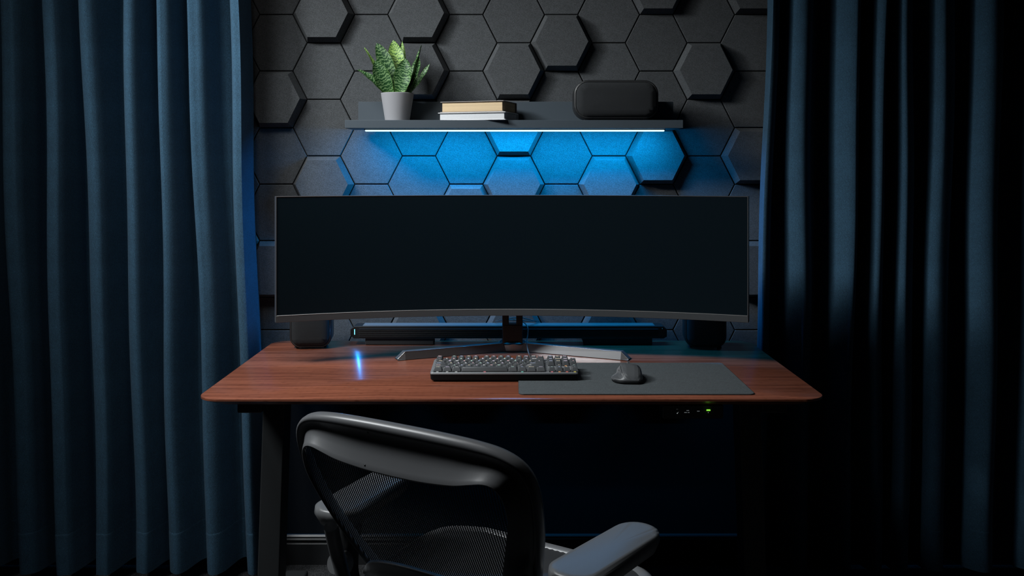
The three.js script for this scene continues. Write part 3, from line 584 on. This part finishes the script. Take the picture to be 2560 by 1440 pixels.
// ------------------------------------------------------------------ office chair
{
  const t = thing('office_chair', 'dark mesh-backed office chair pulled up to the desk', 'chair', [-0.0355, 0, 1.183], -33 * Math.PI / 180);
  const OY = 0.82, OZ = 0.30, rec = 14 * Math.PI / 180, K = 0.65;
  const S = (u, v, h) => { const k = v < 0 ? K * v * v : 0, b = 0.12 * Math.max(0, Math.abs(u) - 0.1) ** 2 * 4; return V3(u, OY + v * Math.cos(rec) - h * Math.sin(rec), OZ + v * Math.sin(rec) - k - b + h * Math.cos(rec)); };
  const outer = [[0, 0.018], [0.06, 0.0178], [0.12, 0.0165], [0.165, 0.0135], [0.205, 0.007], [0.235, -0.006], [0.254, -0.026], [0.2625, -0.055], [0.262, -0.095], [0.253, -0.15], [0.238, -0.2], [0.22, -0.25], [0.2, -0.3], [0.178, -0.35], [0.15, -0.4], [0.11, -0.435], [0.06, -0.452], [0, -0.456]];
  const inner = [[0, -0.062], [0.05, -0.061], [0.09, -0.058], [0.13, -0.053], [0.162, -0.045], [0.186, -0.0395], [0.203, -0.041], [0.215, -0.051], [0.2215, -0.069], [0.222, -0.1], [0.21, -0.14], [0.193, -0.185], [0.173, -0.235], [0.155, -0.285], [0.135, -0.335], [0.105, -0.385], [0.06, -0.415], [0, -0.422]];
  const half = pts => { const c = new THREE.SplineCurve(pts.map(p => new THREE.Vector2(...p))); return c.getSpacedPoints(84); };
  const loopOf = pts => { const h = half(pts), m = h.slice(1, -1).reverse().map(p => new THREE.Vector2(-p.x, p.y)); return [...h, ...m]; };
  const lo = loopOf(outer), li = loopOf(inner), N = lo.length;
  const sec = [[0.02, -0.016], [-0.02, -0.009], [-0.02, -0.001], [0.03, 0.0055], [0.11, 0.0075], [0.2, 0.0055], [0.36, 0.0015], [0.52, 0.004], [0.7, 0.013], [0.86, 0.0235], [0.96, 0.0285], [1.0, 0.0285], [1.03, 0.025], [1.02, 0.02], [0.86, 0.011], [0.6, -0.004], [0.3, -0.015]];
  const rows = []; for (let i = 0; i < N; i++) rows.push(sec.map(([s, h]) => S(lerp(lo[i].x, li[i].x, s), lerp(lo[i].y, li[i].y, s), h)));
  const fr = mesh('back_frame', loft(rows, { closeU: true, closeV: true }), M.chair, t);
  for (const [u, v, h] of [[-0.06, 0.0, 0.0036], [-0.062, -0.053, 0.0245], [-0.248, -0.030, 0.004]]) mesh('screw_cap', at(new THREE.SphereGeometry(0.0022, 10, 8), ...S(u, v, h).toArray()), M.black, fr);
  // woven mesh stretched inside the frame: upright ribs and finer cross threads
  const inR = half(inner);
  const vRange = u => { const a = Math.abs(u); let top = null, bot = null; for (let i = 0; i < inR.length - 1; i++) { const p = inR[i], q = inR[i + 1]; if ((p.x - a) * (q.x - a) <= 0 && p.x !== q.x) { const v = lerp(p.y, q.y, (a - p.x) / (q.x - p.x)); if (top === null || v > top) top = v; if (bot === null || v < bot) bot = v; } } return [top, bot]; };
  const uAt = v => { let m = 0; for (let i = 0; i < inR.length - 1; i++) { const p = inR[i], q = inR[i + 1]; if ((p.y - v) * (q.y - v) <= 0 && p.y !== q.y) m = Math.max(m, lerp(p.x, q.x, (v - p.y) / (q.y - p.y))); } return m; };
  const belly = (u, v) => 0.024 - 0.012 * Math.max(0, 1 - (u / 0.22) ** 2) * smooth(-0.06, -0.2, v);
  const threads = [];
  const ribbon = (f, n, w, th) => {
    const r = []; for (let i = 0; i <= n; i++) r.push(f(i / n)); const out = r.map((p, i) => {
      const a = r[Math.max(0, i - 1)].p, b = r[Math.min(n, i + 1)].p, tan = b.clone().sub(a).normalize(), nn = r[i].n, sd = new THREE.Vector3().crossVectors(tan, nn).normalize();
      return [[1, 0], [0.5, 1], [-0.5, 1], [-1, 0], [0, -1]].map(([x, y]) => p.p.clone().addScaledVector(sd, x * w).addScaledVector(nn, y * th));
    });
    threads.push(loft(out, { closeU: true }));
  };
  const nrm = V3(0, -Math.sin(rec), Math.cos(rec));
  for (let u = -0.222; u <= 0.2221; u += 0.0052) { const [a, b] = vRange(u); if (a === null || a - b < 0.01) continue; ribbon(s => { const v = lerp(a, b, s); return { p: S(u, v, belly(u, v)), n: nrm }; }, 22, 0.00125, 0.0009); }
  for (let v = -0.04; v > -0.42; v -= 0.0034) { const m = uAt(v); if (m < 0.02) continue; if (v > -0.061) continue; ribbon(s => { const u = lerp(-m, m, s); return { p: S(u, v, belly(u, v) - 0.0006), n: nrm }; }, 14, 0.00045, 0.0004); }
  const pm = mesh('mesh_back', mergeGeometries(threads), M.chairMesh, t); pm.userData.kind = 'stuff';
  // lumbar pad on the rear
  const pad = []; for (let i = 0; i <= 30; i++) { const u = lerp(-0.155, 0.155, i / 30), e = Math.sqrt(Math.max(0, 1 - (u / 0.156) ** 4)); pad.push([[-0.255 - 0.012 * (u / 0.15) ** 2 - 0.03 * (1 - e), 0.030], [-0.257 - 0.012 * (u / 0.15) ** 2 - 0.03 * (1 - e), 0.040], [-0.3, 0.046], [-0.345 + 0.03 * (1 - e), 0.040], [-0.347 + 0.03 * (1 - e), 0.030]].map(([v, h]) => S(u, v, h))); }
  mesh('lumbar_pad', loft(pad, { closeU: true }), M.chair, t);
  // seat: frame ring and woven top with a waterfall front
  const seatAt = (x, s, dy = 0) => V3(x, 0.452 - 0.03 * Math.max(0, s - 0.62) ** 2 * 5 - 0.012 * Math.sin(Math.min(1, s) * Math.PI) * (1 - (x / 0.24) ** 2) + dy, lerp(0.2, -0.25, s));
  const sw = s => 0.205 + 0.045 * Math.sin(Math.min(1, s * 1.2) * Math.PI / 2) - 0.06 * Math.max(0, s - 0.8) * 5 * Math.max(0, s - 0.8) * 5;
  const ring = []; { const path = []; for (let i = 0; i <= 16; i++) path.push([sw(i / 16), i / 16]); for (let i = 15; i >= 1; i--) path.push([sw(1) * (i / 8 - 1), 1.0]); for (let i = 16; i >= 0; i--) path.push([-sw(i / 16), i / 16]); for (let i = 1; i < 10; i++) path.push([sw(0) * (i / 5 - 1), 0]);
    const cv = new THREE.CatmullRomCurve3(path.map(([x, s]) => seatAt(x, s)), true); mesh('seat_frame', new THREE.TubeGeometry(cv, 120, 0.016, 10, true), M.chair, t); }
  const st2 = []; for (let i = 0; i <= 60; i++) { const k = i / 60 * 2 - 1; const r = []; for (let j = 0; j <= 20; j++) { const s = lerp(0.01, 0.99, j / 20); r.push(seatAt(k * sw(s), s, 0.008 + (i % 2) * 0.0012)); } st2.push(r); }
  mesh('seat_mesh', loft(st2), M.chairMesh, t);
  // arms
  for (const s of [-1, 1]) {
    const plan = []; const L = 0.27;
    const lay = [[-0.046, 0.056, L - 0.06, 0.026], [-0.036, 0.080, L - 0.02, 0.038], [-0.016, 0.098, L, 0.046], [-0.004, 0.094, L - 0.003, 0.044], [-0.0008, 0.084, L - 0.014, 0.040], [0, 0.07, L - 0.03, 0.033]];
    const g = stack(lay, (a, b, y) => V3(a * (1 - 0.5 * (b / L) * 0.35), y - 0.03 * Math.max(0, -b / L) ** 2 * 0, -b), 8, 1.3);
    g.rotateX(0.04); g.rotateY(-0.12 * s); g.translate(s * 0.283, 0.612, 0.062);
    const arm = mesh('armrest_pad', g, M.chairPad, t);
    mesh('arm_post', tube([[s * 0.285, 0.585, 0.09], [s * 0.29, 0.53, 0.10], [s * 0.285, 0.44, 0.11], [s * 0.24, 0.385, 0.11], [s * 0.14, 0.37, 0.09]], 0.022, 40, 14), M.black, t);
    mesh('arm_bracket', rbox(0.05, 0.016, 0.12, 0.006, s * 0.284, 0.574, 0.08), M.black, t);
    mesh('height_knob', at(new THREE.CylinderGeometry(0.02, 0.023, 0.03, 24), s * 0.268, 0.49, 0.155, Math.PI / 2 - 0.3, 0, 0), M.chairPad, t);
    mesh('back_strut', tube([[s * 0.215, 0.60, 0.235], [s * 0.225, 0.53, 0.205], [s * 0.2, 0.44, 0.185], [s * 0.12, 0.385, 0.13], [s * 0.05, 0.37, 0.06]], 0.014, 36, 12), M.chair, t);
  }
  // underside, pedestal, star base and casters (below the frame of the photograph)
  mesh('tilt_mechanism', rbox(0.3, 0.06, 0.26, 0.02, 0, 0.375, 0), M.black, t);
  mesh('gas_lift', at(new THREE.CylinderGeometry(0.025, 0.03, 0.26, 24), 0, 0.225, 0), M.black, t);
  for (let i = 0; i < 5; i++) {
    const a = i / 5 * 2 * Math.PI + 0.3, c = Math.cos(a), s2 = Math.sin(a);
    mesh('base_spoke', tube([[0, 0.105, 0], [c * 0.12, 0.1, s2 * 0.12], [c * 0.29, 0.075, s2 * 0.29]], 0.018, 14, 10), M.chair, t);
    mesh('caster', at(new THREE.CylinderGeometry(0.03, 0.03, 0.045, 24), c * 0.29, 0.031, s2 * 0.29, Math.PI / 2, a, 0), M.black, t);
    mesh('caster_stem', at(new THREE.CylinderGeometry(0.007, 0.007, 0.05, 12), c * 0.29, 0.06, s2 * 0.29), M.black, t);
  }
}

renderer.render(scene, camera);
